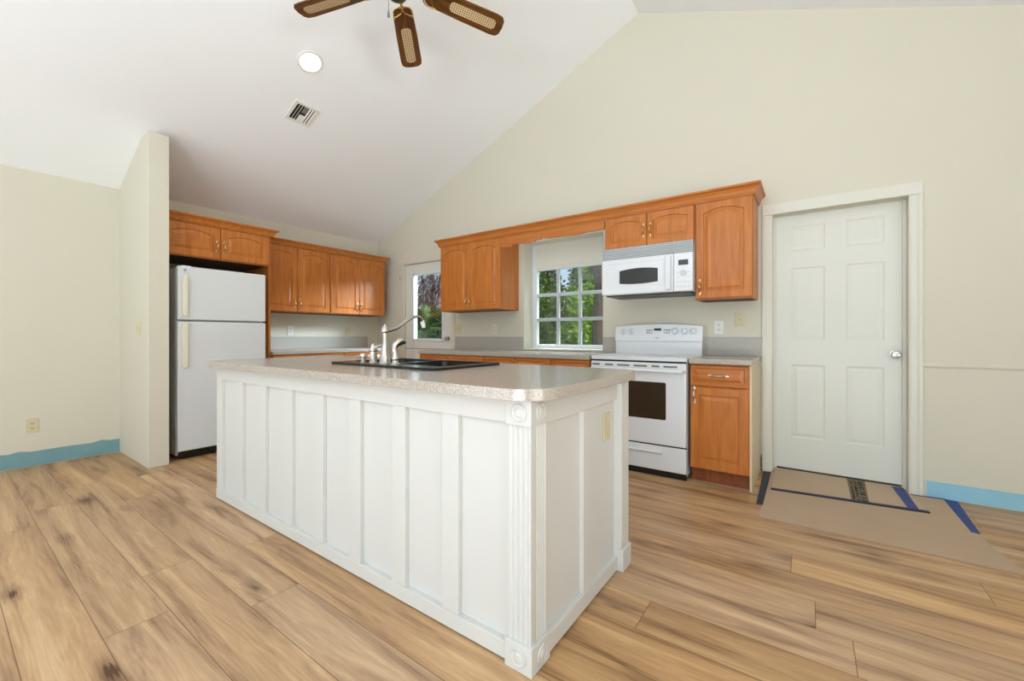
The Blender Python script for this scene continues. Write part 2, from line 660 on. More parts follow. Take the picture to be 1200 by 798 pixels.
jb = MB()
for a, b in ((D1[0] - .0, -.213), (.537, D1[1])):
    jb.box(a - ox, -.022, .0, b - ox, .040, 2.033)
jb.box(-.213 - ox, -.022, 2.032, .537 - ox, .04, 2.0345)
jb.build('door_stop', TRIMW, d1)
cs = MB()
yo = -.105


def casing(mb, a0, a1, z1):
    w = .070
    for x0, x1 in ((a0 - w, a0), (a1, a1 + w)):
        outer, inner = (x0, x1) if x1 == a0 else (x1, x0)
        dirn = 1 if inner > outer else -1
        prof = [(outer, 0), (outer, -.019), (outer + dirn * .018, -.020), (outer + dirn * .03, -.014), (inner - dirn * .012, -.011), (inner, -.006), (inner, 0)]
        mb.rings([[(px, yo + py, 0.0) for px, py in prof], [(px, yo + py, z1 + (.088 if False else 0)) for px, py in prof]])
    mb.hexa([(a0 - w, yo - .019, z1), (a1 + w, yo - .019, z1), (a1 + w, yo, z1), (a0 - w, yo, z1),
             (a0 - w, yo - .019, z1 + .085), (a1 + w, yo - .019, z1 + .085), (a1 + w, yo, z1 + .085), (a0 - w, yo, z1 + .085)])


casing(cs, D1[0] - ox, D1[1] - ox, 2.034)
cs.build('door_casing', TRIMW, d1, bevel=.003)
MB().box(D1[0] - ox, .045, 0, D1[1] - ox, .060, 2.03).build('hall_shade_sheet', simple('hall_shadow_paint', (120, 118, 110), .8), d1)  # sheet coloured dark for the shade behind the door
st = MB()
st.box(D1[1] - ox - .0025, -.075, .93, D1[1] - ox, -.035, .99)
st.build('strike_plate', STEEL, d1)

# --- kitchen window
w1 = struct_root('window_1', (-2.13, WY + .165, .925))
gx0, gx1, gz0, gz1 = -2.537 + 2.13, -1.732 + 2.13, .978 - .925, 1.816 - .925
fr = MB()
L0, L1, H1 = WIN[0] + 2.13, WIN[1] + 2.13, WIN[3] - .925
fr.box(L0, 0, 0, gx0, .05, H1)
fr.box(gx1, 0, 0, L1, .05, H1)
fr.box(gx0, 0, 0, gx1, .05, gz0)
fr.box(gx0, 0, gz1, gx1, .05, gz1 + .02)
fr.build('window_frame', SASH, w1, bevel=.004)
MB().box(gx0, -.004, gz1 + .02, gx1, .05, H1).build('header_board', TRIMW, w1)
mu = MB()
for i in (1, 2):
    x = gx0 + (gx1 - gx0) * i / 3
    mu.box(x - .017, .008, gz0, x + .017, .040, gz1)
    z = gz0 + (gz1 - gz0) * i / 3
    mu.box(gx0, .006, z - .018, gx1, .042, z + .018)
mu.build('muntin', MUNT, w1, bevel=.004)
MB().box(gx0, .022, gz0, gx1, .028, gz1).build('pane', GLASS, w1)
MB().box(L0 + .001, -.185, -.004, L1 - .001, 0, .012).build('sill', TRIMW, w1, bevel=.004)

# --- glazed back door
d2 = struct_root('door_2', (-4.17, WY + .03, 0))
ox2 = -4.17
gl = [-4.47 - ox2, -3.896 - ox2, 1.018, 1.925]
a, b = -4.625 - ox2, -3.722 - ox2
ds = MB()
ds.box(a, 0, .012, gl[0], .044, 2.062)
ds.box(gl[1], 0, .012, b, .044, 2.062)
ds.box(gl[0], 0, .012, gl[1], .044, gl[2])
ds.box(gl[0], 0, gl[3], gl[1], .044, 2.062)
ds.build('door_slab', DOORW, d2, bevel=.002)
lf = MB()
for q in ((gl[0] - .02, gl[2] - .02, gl[0] + .018, gl[3] + .02), (gl[1] - .018, gl[2] - .02, gl[1] + .02, gl[3] + .02),
          (gl[0], gl[2] - .02, gl[1], gl[2] + .018), (gl[0], gl[3] - .018, gl[1], gl[3] + .02)):
    lf.box(q[0], -.010, q[1], q[2], .054, q[3])
lf.build('glass_bead', SASH, d2, bevel=.003)
MB().box(gl[0], .018, gl[2], gl[1], .024, gl[3]).build('pane', GLASS, d2)
kb = MB()
kb.lathe([(.028, 0), (.028, -.006), (.011, -.010), (.011, -.026), (.024, -.032), (.026, -.046), (.018, -.056), (.002, -.058)], (-3.80 - ox2, 0, 1.04), 20, 'y')
kb.build('door_knob', STEEL, d2, smooth=True)['label'] = 'dark steel knob'
MB().box(-4.63 - ox2, -.006, .895, -3.79 - ox2, .0, .905).build('rail_groove', GREYP, d2)
cj = MB()
for x0, x1 in ((D2[0], a + ox2 - .004), (b + ox2 + .004, D2[1])):
    cj.box(x0 - ox2, -.028, 0, x1 - ox2, .06, 2.075)
cj.box(D2[0] - ox2, -.028, 2.066, D2[1] - ox2, .06, 2.075)
for x0, x1, z0, z1 in ((D2[0] - .06, D2[0], 0, 2.13), (D2[1], D2[1] + .055, 0, 2.13), (D2[0], D2[1], 2.075, 2.13)):
    cj.box(x0 - ox2, -.042, z0, x1 - ox2, -.03, z1)
cj.build('door_casing', CREAM, d2)

# --- ground outside
MB().box(-40, WY + .25, -.3, 20, 45, -.15).build('ground', GRASS, kind='structure')


# ------------------------------------------------------------------ cabinets
def contour(x0, x1, z0, z1, a, y, n=12):
    p = [(x0, y, z0), (x1, y, z0)]
    for i in range(n + 1):
        u = i / n
        k = max(0, 1 - ((2 * u - 1) / .86) ** 2)
        p.append((x1 + (x0 - x1) * u, y, z1 + a * (k ** .8)))
    return p


def raised_front(parent, name, x0, x1, z0, z1, yf, arch=0, stile=.055, mat=None, t=.019):
    """raised-panel front facing local -y, its face at yf"""
    m = MB()
    h = z1 - z0
    a = arch
    top = z1 - stile - a * .9

    def ring(i, y, full=False):
        if full:
            return contour(x0 + i, x1 - i, z0 + i, z1 - i, 0, y)
        j = stile + i
        return contour(x0 + j, x1 - j, z0 + j, top - i, a, y)
    m.rings([ring(0, yf + t, True), ring(0, yf + .005, True), ring(.005, yf, True), ring(0, yf), ring(.004, yf + .009), ring(.013, yf + .009),
             ring(min(.036, (h - 2 * stile) * .3), yf + .001)])
    return m.build(name, mat or WOOD, parent)


def pull(parent, x, y, z, vertical=True, mat=None, L=.082):
    m = MB()
    path = []
    rad = []
    n = 12
    for i in range(n + 1):
        u = i / n * 2 - 1
        d = .024 * (1 - abs(u) ** 2.4)
        path.append((x, y - .002 - d, z + u * L / 2) if vertical else (x + u * L / 2, y - .002 - d, z))
        rad.append(.0038 + .0028 * (1 - u * u))
    m.tube(path, rad, 8)
    for sgn in (-1, 1):
        cx, cz = (x, z + sgn * L / 2) if vertical else (x + sgn * L / 2, z)
        m.lathe([(.009, 0), (.009, -.003), (.005, -.006), (.001, -.006)], (cx, y, cz), 12, 'y')
        for k in (1, 2):
            off = sgn * k * .0085
            m.lathe([(.006 / k + .002, 0), (.006 / k + .002, -.003), (.001, -.004)], (cx, y, cz + off) if vertical else (cx + off, y, cz), 10, 'y')
    return m.build('handle', mat or BRASS, parent, smooth=True)


def wall_cabinet(label, loc, rz, w, d, z0, z1, doors, arch=.03, group=None, gap=.004, hz=None, single=None, right_side=True, stile=.055):
    root = thing('wall_cabinet', label, 'cabinet', loc, rz, group)
    b = MB()
    b.box(0, -d + .020, z0, w, -.001, z1)
    b.build('carcass', WOOD, root)
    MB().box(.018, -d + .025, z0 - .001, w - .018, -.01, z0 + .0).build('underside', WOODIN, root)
    ff = MB()
    ff.box(0, -d, z0, w, -d + .021, z0 + .03)
    ff.box(0, -d, z1 - .035, w, -d + .021, z1)
    ff.box(0, -d, z0 + .03, .028, -d + .021, z1 - .035)
    ff.box(w - .028, -d, z0 + .03, w, -d + .021, z1 - .035)
    ff.build('face_frame', WOOD, root)
    n = doors
    ww = (w - 2 * .006) / n
    for i in range(n):
        x0 = .006 + i * ww + (gap / 2 if i else 0)
        x1 = .006 + (i + 1) * ww - (gap / 2 if i < n - 1 else 0)
        dr = raised_front(root, 'door', x0, x1, z0 + .008, z1 - .012, -d - .020, arch, stile)
        hx = (x1 - .028 if i == 0 else x0 + .028) if n > 1 else (x0 + .030)
        pull(dr, hx, -d - .020, hz if hz else z0 + .10)
    return root


def base_cabinet(label, loc, rz, w, d, doors, group=None, side=None, ztop=.872, toe=.105, pulls=True, hinge='right'):
    root = thing('base_cabinet', label, 'cabinet', loc, rz, group)
    b = MB()
    b.box(0, -d + .02, toe, w, -.001, ztop)
    b.build('carcass', WOOD, root)
    MB().box(.0, -d + .055, 0, w, -d + .07, toe).build('toe_board', WOODD, root)
    ff = MB()
    ff.box(0, -d, toe, w, -d + .021, toe + .02)
    ff.box(0, -d, ztop - .02, w, -d + .021, ztop)
    ff.box(0, -d, toe + .02, .022, -d + .021, ztop - .02)
    ff.box(w - .022, -d, toe + .02, w, -d + .021, ztop - .02)
    ff.box(.022, -d, .69, w - .022, -d + .021, .72)
    ff.build('face_frame', WOOD, root)
    ww = w / doors
    for i in range(doors):
        x0, x1 = i * ww + .004, (i + 1) * ww - .004
        dw = raised_front(root, 'drawer', x0, x1, .712, ztop - .008, -d - .020, 0, .022, WOODH)
        dr = raised_front(root, 'door', x0, x1, toe + .004, .704, -d - .020, 0, .058)
        if pulls:
            pull(dw, (x0 + x1) / 2, -d - .020, .79, False, NICK, .095)
            pull(dr, x0 + .028 if (doors == 1 or i == 1) else x1 - .028, -d - .020, .645, True, NICK)
    if side:
        MB().box(w, -d, 0, w + .014, -.001, ztop).build('side_panel', side, root)
    return root


def crown(label, segs, z0, z1, group=None, name='crown_molding'):
    """segs: list of polyline points (x,y) along the cabinet faces; profile flares out to the left of travel reversed"""
    pts = [Vector(p) for p in segs]
    prof = [(-.002, 0), (.006, 0), (.010, .12), (.016, .2), (.020, .45), (.034, .72), (.047, .8), (.050, .84), (.050, 1), (-.002, 1)]
    rs = []
    for i, p in enumerate(pts):
        ds_ = []
        if i:
            ds_.append((p - pts[i - 1]).normalized())
        if i < len(pts) - 1:
            ds_.append((pts[i + 1] - p).normalized())
        ns = [Vector((d.y, -d.x)) for d in ds_]
        nrm = sum(ns, Vector((0, 0)))
        nrm = nrm / nrm.length_squared * (1 if len(ns) == 1 else 2) if len(ns) == 1 else nrm.normalized() / max(.2, nrm.normalized().dot(ns[0]))
        rs.append([(p.x + nrm.x * o, p.y + nrm.y * o, z0 + (z1 - z0) * h) for o, h in prof])
    m = MB()
    m.rings(rs)
    o = m.build(name, WOODH, None)
    return tag(o, label, 'molding', group)


UB, UT = 1.362, 2.135
A90 = pi / 2
# far wall uppers
wall_cabinet('wide two-door honey wood wall cabinet left of the kitchen window', (-3.575, WY, 0), 0, .902, .325, UB, UT, 2)
wall_cabinet('short two-door honey wood wall cabinet above the white microwave', (-1.500, WY, 0), 0, .762, .325, 1.838, UT, 2, arch=.024, hz=1.975, stile=.048)
wall_cabinet('tall single-door honey wood wall cabinet right of the microwave', (-.736, WY, 0), 0, .405, .325, UB, UT, 1)
# left wall uppers
wall_cabinet('short two-door honey wood cabinet above the refrigerator', (LX, 1.178, 0), A90, .896, .62, 1.80, UT - .02, 2, arch=.026, hz=1.925, stile=.055)
wall_cabinet('two-door honey wood wall cabinet next to the refrigerator panel', (LX, 2.098, 0), A90, .826, .325, UB - .012, UT - .02, 2)
wall_cabinet('two-door wall cabinet on the left wall nearest the glazed back door', (LX, 2.926, 0), A90, .826, .325, UB - .012, UT - .02, 2)
# refrigerator end panel
p = MB().box(LX, 2.076, 0, LX + .60, 2.096, UT - .02).build('refrigerator_end_panel', WOOD)
tag(p, 'tall honey wood end panel between refrigerator and left wall counter', 'panel')

crown('honey wood crown molding above the window and microwave cabinets', [(-3.577, WY - .002), (-3.577, WY - .345), (-.329, WY - .345), (-.329, WY - .002)], UT - .012, 2.205)
crown('honey wood crown molding on the cabinet over the refrigerator', [(LX + .642, 1.176), (LX + .642, 2.096), (LX + .41, 2.096)], UT - .03, 2.178)
crown('honey wood crown molding over the left wall cabinets', [(LX + .347, 2.150), (LX + .347, 3.754), (LX + .002, 3.754)], UT - .03, 2.172)

# valance with a torn lower edge
vp = [(-2.671, 2.122), (-2.671, 2.020), (-2.52, 2.008), (-2.518, 2.032), (-2.30, 2.022), (-2.285, 2.034), (-2.25, 2.026), (-2.22, 2.045), (-2.18, 2.040),
      (-2.15, 2.058), (-2.12, 2.040), (-1.95, 2.032), (-1.75, 2.028), (-1.66, 2.042), (-1.502, 2.040), (-1.502, 2.122)]
v = MB().prism(vp, WY - .345, WY - .325, 'y').build('window_valance', WOODH)
tag(v, 'honey wood valance board over the window with a torn lower edge', 'valance')

# far wall bases
base_cabinet('two-drawer base cabinet at the left end of the window counter', (-3.615, WY, 0), 0, .925, .615, 2, pulls=False)
base_cabinet('two-drawer base cabinet right below the kitchen window', (-2.688, WY, 0), 0, .79, .615, 2, pulls=False)
base_cabinet('narrow one-drawer base cabinet just left of the white range', (-1.896, WY, 0), 0, .385, .615, 1, pulls=False)
base_cabinet('honey wood base cabinet with one drawer right of the white range', (-.716, WY, 0), 0, .385, .595, 1, side=FILL)
# left wall bases
base_cabinet('left wall base cabinet beside the refrigerator end panel', (LX, 2.10, 0), A90, .826, .615, 2)
base_cabinet('left wall base cabinet nearest the glazed back door', (LX, 2.93, 0), A90, .58, .615, 2)


def worktop(name, label, poly, z0, z1, mat, cat='countertop', bevel=.008, holes=[]):
    o = MB().plate(poly, holes, z0, z1).build(name, mat, None, bevel=bevel)
    return tag(o, label, cat)


worktop('countertop', 'long grey speckled countertop under the kitchen window',
        [(-3.64, 3.245), (-1.508, 3.245), (-1.508, WY - .001), (-3.64, WY - .001)], .8725, .912, LAM)
worktop('countertop', 'small grey speckled countertop right of the white range',
        [(-.718, 3.245), (-.312, 3.245), (-.312, WY - .001), (-.718, WY - .001)], .8725, .912, LAM)
worktop('countertop', 'grey speckled countertop along the left wall beside the refrigerator',
        [(LX + .001, 2.098), (LX + .64, 2.098), (LX + .64, 3.53), (LX + .001, 3.53)], .8725, .912, LAM)


def splash(label, x0, y0, x1, y1):
    o = MB().box(x0, y0, .9125, x1, y1, 1.066).build('backsplash', LAME, None, bevel=.002)
    tag(o, label, 'backsplash')


splash('grey speckled backsplash between the glazed door and the window', -3.64, WY - .02, -2.602, WY - .001)
splash('short grey backsplash piece between the window and the range', -1.655, WY - .02, -1.505, WY - .001)
splash('grey speckled backsplash right of the white range', -.712, WY - .02, -.302, WY - .001)
splash('long grey backsplash on the left wall beside the refrigerator', LX + .001, 2.098, LX + .02, 3.70)

# ------------------------------------------------------------------ refrigerator
fg = thing('refrigerator', 'white top-freezer refrigerator beside the partition wall', 'refrigerator', (LX + .06, 1.243, 0), A90)
W = .712
FD = .755
MB().box(.004, -FD + .07, .03, W - .004, 0, 1.672).build('cabinet_body', APPG, fg, bevel=.006)
fz = MB()
fz.box(0, -FD, 1.216, W, -FD + .062, 1.682)
fz = fz.build('freezer_door', APPLT, fg, bevel=.012, seg=3)
fd = MB()
fd.box(0, -FD, .075, W, -FD + .062, 1.203)
fd = fd.build('refrigerator_door', APPLT, fg, bevel=.012, seg=3)
MB().prism(rrect(.030, 1.25, .068, 1.60, .012), -FD - .028, -FD + .002, 'y').build('handle', HANDC, fz, bevel=.006)['label'] = 'cream vertical handle'
MB().prism(rrect(.030, .80, .068, 1.188, .012), -FD - .028, -FD + .002, 'y').build('handle', HANDC, fd, bevel=.006)['label'] = 'cream vertical handle'
hc = MB()
hc.lathe([(.011, 0), (.011, -.004), (.001, -.005)], (.052, -FD, 1.650), 14, 'y')
hc.build('door_badge', GREYP, fz)
MB().box(.03, -FD + .02, 1.678, .10, -FD + .10, 1.690).build('hinge_cover', APPL, fg, bevel=.004)
kg = MB()
kg.box(.02, -FD + .045, .012, W - .02, -FD + .06, .07)
for i in range(3):
    kg.box(.03, -FD + .040, .02 + i * .017, W - .03, -FD + .046, .028 + i * .017)
kg.build('kick_grille', BLK, fg)
for x in (.05, W - .05):
    for y in (-FD + .12, -.06):
        MB().lathe([(.018, 0), (.018, .02), (.010, .032)], (x, y, 0), 10).build('foot', BLK, fg)

# ------------------------------------------------------------------ range
SX0, SX1 = -1.496, -.728
SW = SX1 - SX0
rg = thing('electric_range', 'white freestanding electric range with smoked oven window', 'range', (SX0, WY - .02, 0))
FY = -(WY - .02 - 3.245)
MB().box(.006, FY + .03, .03, SW - .006, -.01, .885).build('range_body', APPL, rg, bevel=.004)
tp = MB()
tp.plate(rrect(0, FY - .008, SW, -.08, .02), [], .884, .912)
tp.build('cooktop', APPL, rg, bevel=.008, seg=3)
for x, y, r in ((.2, -.45, .105), (.56, -.45, .085), (.2, -.2, .085), (.56, -.2, .105)):
    bn = MB()
    rr = [[(x + q_ * cos(2 * pi * i / 36), y + q_ * sin(2 * pi * i / 36), .9123) for i in range(36)] for q_ in (r - .004, r)]
    bn.rings(rr, cap0=False, cap1=False)
    bn.build('burner_ring', simple('faint_ring_print', (206, 208, 210), .3), rg)
bg = MB()
n = 14
front = []
for i in range(n + 1):
    u = i / n
    front.append((SW * u, 1.160 + .022 * (1 - (2 * u - 1) ** 2)))
poly = [(0, 1.03), (SW, 1.03)] + list(reversed(front))
bg.rings([[(x, -.055, z) for x, z in poly], [(x, -.082 if z < 1.1 else -.062, z) for x, z in poly]][::-1] + [[(x, 0, z) for x, z in poly]])
bg.box(.004, -.072, .905, SW - .004, 0, 1.032)
bg = bg.build('backguard', APPL, rg, bevel=.004)
MB().box(.02, -.0785, 1.024, SW - .02, -.070, 1.031).build('backguard_lip', GRILLE, bg, bevel=.002)
for x in (.078, .155, .545, .625, .698):
    k = MB()
    k.lathe([(.030, -.068), (.030, -.076), (.024, -.080), (.021, -.096), (.004, -.099)], (x, 0, 1.118), 22, 'y')
    k.box(x - .005, -.106, 1.096, x + .005, -.096, 1.140)
    k.build('knob', APPL, bg, smooth=True)
MB().box(.365, -.0775, 1.124, .425, -.070, 1.144).build('clock_display', BLK, bg)
for i in range(3):
    for j in range(2):
        for xb in (.30, .455):
            MB().box(xb + i * .02 - .006, -.0775, 1.098 + j * .024, xb + i * .02 + .006, -.070, 1.108 + j * .024).build('button', GREYP, bg)
MB().box(.375, -.0805, 1.055, .405, -.070, 1.062).build('badge', GREYP, bg)
od = MB()
od.box(.006, FY - .008, .246, SW - .006, FY + .03, .870)
od = od.build('oven_door', APPL, rg, bevel=.008, seg=3)
MB().prism(rrect(.150, .438, SW - .150, .722, .012), FY - .0105, FY - .004, 'y').build('oven_window', DKGL, od)
VENTG = simple('vent_shadow_grey', (110, 112, 112), .5)
for x0, x1 in ((.02, .085), (.13, .20), (.235, .335), (.37, .475), (.51, .57), (.60, .70)):
    MB().box(x0, FY - .0098, .836, x1, FY - .004, .850).build('vent_slot', VENTG, od)
hd = MB()
hd.tube([(.02, FY - .005, .812), (.03, FY - .045, .812), (.10, FY - .052, .812), (SW / 2, FY - .054, .812), (SW - .10, FY - .052, .812), (SW - .03, FY - .045, .812), (SW - .02, FY - .005, .812)], .013, 12)
hd.build('handle', APPL, od, smooth=True)
dw = MB()
dw.box(.006, FY - .006, .050, SW - .006, FY + .03, .236)
dw = dw.build('storage_drawer', APPL, rg, bevel=.008, seg=3)
MB().prism([(FY - .006, .196), (FY - .022, .192), (FY - .022, .184), (FY - .006, .170)], .12, SW - .18, 'x').build('handle', APPL, dw, bevel=.003)
MB().box(.01, FY + .012, .002, SW - .01, FY + .04, .052).build('base_shade_strip', BLK, rg)  # made black for the shade under the drawer
MB().box(.008, FY + .004, .230, SW - .008, FY + .031, .252).build('shadow_gap', BLK, rg)  # black bar drawn for the shade between drawer and oven door
MB().box(.01, FY - .002, .870, SW - .01, FY + .03, .884).build('shadow_gap', BLK, rg)  # black bar drawn for the shade below the cooktop

# ------------------------------------------------------------------ microwave
MX0, MX1 = -1.497, -.738
MW_ = MX1 - MX0
mw = thing('microwave', 'white over-the-range microwave hung under the short cabinet', 'microwave', (MX0, WY, 1.420))
MY = -(WY - 3.475)
MB().box(0, MY + .03, .012, MW_, -.002, .417).build('microwave_body', APPL, mw, bevel=.003)
MB().box(.03, MY + .04, 0, MW_ - .02, -.03, .012).build('underside_vent', BLK, mw)
gr = MB()
gr.box(0, MY + .016, .322, MW_, MY + .032, .417)
gr.build('grille_backing', simple('grille_shadow_grey', (140, 146, 150), .5), mw)
gr = MB()
for i in range(7):
    gr.box(.004, MY + .001, .325 + i * .0134, MW_ - .004, MY + .017, .332 + i * .0134)
gr.box(0, MY + .001, .325, .006, MY + .017, .416)
gr.box(MW_ - .006, MY + .001, .325, MW_, MY + .017, .416)
gr.box(.612, MY + .001, .325, .618, MY + .017, .416)
gr.build('vent_grille', GRILLE, mw)
dx = .615
md = MB()
md.box(0, MY, .014, dx - .003, MY + .032, .320)
md = md.build('microwave_door', APPL, mw, bevel=.008, seg=3)
ins = MB()
ins.rings([[(x, y, z) for x, z in ((.05 + i, .075 + i), (dx - .075 - i, .075 + i), (dx - .075 - i, .285 - i), (.05 + i, .285 - i))] for i, y in ((0, MY + .002), (0, MY - .003), (.006, MY - .003), (.008, MY + .0005))], cap0=False)
ins.build('door_frame_rib', APPL, md)
top = []
bot = []
for i in range(13):
    u = i / 12
    bl = .015 * (1 - (2 * u - 1) ** 2)
    top.append((.165 + .325 * u, .214 + bl))
    bot.append((.165 + .325 * u, .106 - bl * .7))
MB().prism(bot + top[::-1], MY - .004, MY + .002, 'y').build('door_window', DKMW, md)
hh = MB()
hh.prism(rrect(dx - .060, .030, dx - .018, .305, .012), MY - .030, MY + .002, 'y')
hh.build('handle', APPL, md, bevel=.008, seg=3)
cp = MB()
cp.box(dx, MY, .014, MW_, MY + .032, .320)
cp = cp.build('control_panel', APPL, mw, bevel=.006)
MB().box(dx + .036, MY - .002, .220, dx + .110, MY + .002, .262).build('clock_display', simple('dark_green_display', (24, 26, 12), .2), cp)
PBTN = simple('pale_grey_button', (196, 198, 198), .4)
MB().lathe([(.026, MY - .0015), (.026, MY + .001)], (dx + .073, 0, .155), 20, 'y').build('dial_button', PBTN, cp)
for i in range(4):
    for j in range(4):
        if i in (1, 2) and j in (2, 3):
            continue
        MB().box(dx + .026 + i * .027, MY - .0015, .045 + j * .038, dx + .040 + i * .027, MY + .001, .053 + j * .038).build('button', PBTN, cp)

# ------------------------------------------------------------------ island
IX0, IX1, IY0, IY1 = -3.193, -.735, 1.130, 1.930
isl = thing('kitchen_island', 'large white panelled kitchen island with fluted corner posts', 'island', ((IX0 + IX1) / 2, (IY0 + IY1) / 2, 0))
icx, icy = (IX0 + IX1) / 2, (IY0 + IY1) / 2


def ib(x0, y0, z0, x1, y1, z1):
    return (x0 - icx, y0 - icy, z0, x1 - icx, y1 - icy, z1)


bd = MB()
tk = .02
SKX = (-2.24, -1.40)
bd.box(*ib(IX0, IY0, .004, IX1, IY0 + tk, .874))
bd.box(*ib(IX0, IY1 - tk, .004, IX1, IY1, .874))
bd.box(*ib(IX0, IY0 + tk, .004, IX0 + tk, IY1 - tk, .874))
bd.box(*ib(IX1 - tk, IY0 + tk, .004, IX1, IY1 - tk, .874))
bd.box(*ib(IX0 + tk, IY0 + tk, .004, IX1 - tk, IY1 - tk, .02))
bd.build('panel_body', ISLW, isl)
BT = .020
rl = MB()
rl.box(*ib(IX0, IY0 - BT, .792, -.80, IY0, .874))
rl.box(*ib(IX1, 1.20, .785, IX1 + BT, 1.84, .874))
rl.build('top_rail', ISLW, isl, bevel=.002)
rl = MB()
rl.box(*ib(IX0, IY0 - BT - .003, .010, -.81, IY0, .068))
rl.box(*ib(IX1, 1.20, .009, IX1 + BT + .003, 1.84, .070))
rl.build('bottom_rail', ISLW, isl, bevel=.002)
for xr in (-3.110, -2.807, -2.510, -2.216, -1.915, -1.620, -1.318, -1.030):
    MB().box(*ib(xr - .083, IY0 - BT, .068, xr, IY0, .792)).build('batten', ISLW, isl, bevel=.002)
MB().box(*ib(IX1, 1.485, .070, IX1 + BT, 1.565, .785)).build('batten', ISLW, isl, bevel=.002)


def fluted(x0, y0, x1, y1, face, z0, z1):
    """pilaster board with 4 flutes cut in the given face"""
    m = MB()
    n = 4
    if face == 'front':
        w = x1 - x0
        prof = [(x0, y1), (x0, y0)]
        pitch = (w - .012) / n
        for i in range(n):
            a_ = x0 + .006 + i * pitch
            for k in range(7):
                u = k / 6
                prof.append((a_ + .002 + (pitch - .004) * u, y0 + .006 * sin(pi * u)))
        prof += [(x1, y0), (x1, y1)]
    else:
        w = y1 - y0
        prof = [(x0, y0), (x1, y0)]
        pitch = (w - .012) / n
        for i in range(n):
            a_ = y0 + .006 + i * pitch
            for k in range(7):
                u = k / 6
                prof.append((x1 - .006 * sin(pi * u), a_ + .002 + (pitch - .004) * u))
        prof += [(x1, y1), (x0, y1)]
    m.prism([(p[0] - icx, p[1] - icy) for p in prof], z0, z1)
    return m


def rosette(m, cx, cy, cz, axis, sgn):
    pr = [(.030, 0), (.030, .004), (.025, .006), (.022, .003), (.017, .003), (.013, .007), (.001, .008)]
    m.lathe([(r, sgn * h) for r, h in pr], (cx - icx, cy - icy, cz), 24, axis)


# near corner: two pilasters meeting, each with a rosette block and a plinth block
for face in ('front', 'end'):
    if face == 'front':
        o = fluted(-.806, IY0 - .023, IX1 + .020, IY0, 'front', .088, .792).build('corner_pilaster', ISLW, isl)
        k = MB()
        k.box(*ib(-.811, IY0 - .029, .790, IX1 + .024, IY0, .874))
        rosette(k, -.757, IY0 - .029, .832, 'y', -1)
        k.build('rosette_block', ISLW, o, bevel=.002)
        k = MB()
        k.box(*ib(-.812, IY0 - .033, .001, IX1 + .029, IY0, .092))
        rosette(k, -.757, IY0 - .033, .048, 'y', -1)
        k.build('plinth_block', ISLW, o, bevel=.003)
    else:
        o = fluted(IX1, IY0 - .001, IX1 + .020, 1.205, 'end', .088, .790).build('corner_pilaster', ISLW, isl)
        k = MB()
        k.box(*ib(IX1 + .0005, IY0 + .0005, .789, IX1 + .0235, 1.210, .873))
        rosette(k, IX1 + .0235, 1.160, .832, 'x', 1)
        k.build('rosette_block', ISLW, o, bevel=.002)
        k = MB()
        k.box(*ib(IX1 + .0005, IY0 + .0005, .001, IX1 + .0295, 1.212, .0915))
        rosette(k, IX1 + .0295, 1.160, .048, 'x', 1)
        k.build('plinth_block', ISLW, o, bevel=.003)
o = MB()
o.box(*ib(IX1, 1.838, .004, IX1 + .040, IY1, .874))
o = o.build('end_post', ISLW, isl, bevel=.003)
MB().box(*ib(IX1, 1.832, .001, IX1 + .050, IY1 + .006, .100)).build('plinth_block', ISLW, o, bevel=.003)
o = MB()
o.box(*ib(IX0 - .038, IY0 + .004, .060, IX0, IY0 + .090, .874))
o = o.build('end_post', ISLW, isl, bevel=.003)
MB().box(*ib(IX0 - .044, IY0 - .002, .795, IX0, IY0 + .096, .874)).build('rosette_block', ISLW, o, bevel=.002)
op = MB()
op.box(*ib(IX1, 1.715, .615, IX1 + .007, 1.79, .735))
op = op.build('outlet_plate', ALM, isl, bevel=.003)
op['label'] = 'almond outlet plate'

sink_hole = rrect(-2.265, 1.385, -1.435, 1.865, .03, 4)
it = MB()
it.plate(rrect(-3.255, 1.050, -.652, 2.005, [.13, .13, .13, .14], 10), [sink_hole[::-1]], .8755, .9135)
it = it.build('island_countertop', LAM, None, bevel=.006, smooth=True)
tag(it, 'grey speckled island countertop with rounded corners and black sink', 'countertop')

# ------------------------------------------------------------------ sink and faucet
sx0, sy0, sx1, sy1 = -2.285, 1.362, -1.415, 1.888
sk = thing('kitchen_sink', 'black double-bowl sink set into the island countertop', 'sink', (-1.85, 1.625, .914))
h1 = rrect(-2.225 + 1.85, 1.475 - 1.625, -1.87 + 1.85, 1.850 - 1.625, .04, 5)
h2 = rrect(-1.83 + 1.85, 1.475 - 1.625, -1.475 + 1.85, 1.850 - 1.625, .04, 5)
rim = MB()
rim.plate(rrect(sx0 + 1.85, sy0 - 1.625, sx1 + 1.85, sy1 - 1.625, .035, 5), [h1[::-1], h2[::-1]], .0, .013)
rim.build('rim', SINKM, sk, bevel=.004)
for hh_ in (h1, h2):
    cx = sum(q[0] for q in hh_) / len(hh_)
    cy = sum(q[1] for q in hh_) / len(hh_)

    def rg_(s, z):
        return [(cx + (q[0] - cx) * s, cy + (q[1] - cy) * s, z) for q in hh_]
    bw = MB()
    bw.rings([rg_(1.0, .004), rg_(.985, -.02), rg_(.94, -.17), rg_(.86, -.185), rg_(.2, -.19)], cap0=False)
    bw = bw.build('bowl', SINKM, sk, smooth=True)
    dr = MB()
    dr.lathe([(.045, -.190), (.045, -.186), (.03, -.186), (.028, -.192)], (cx, cy, 0), 20)
    dr.build('drain', NICK, bw)

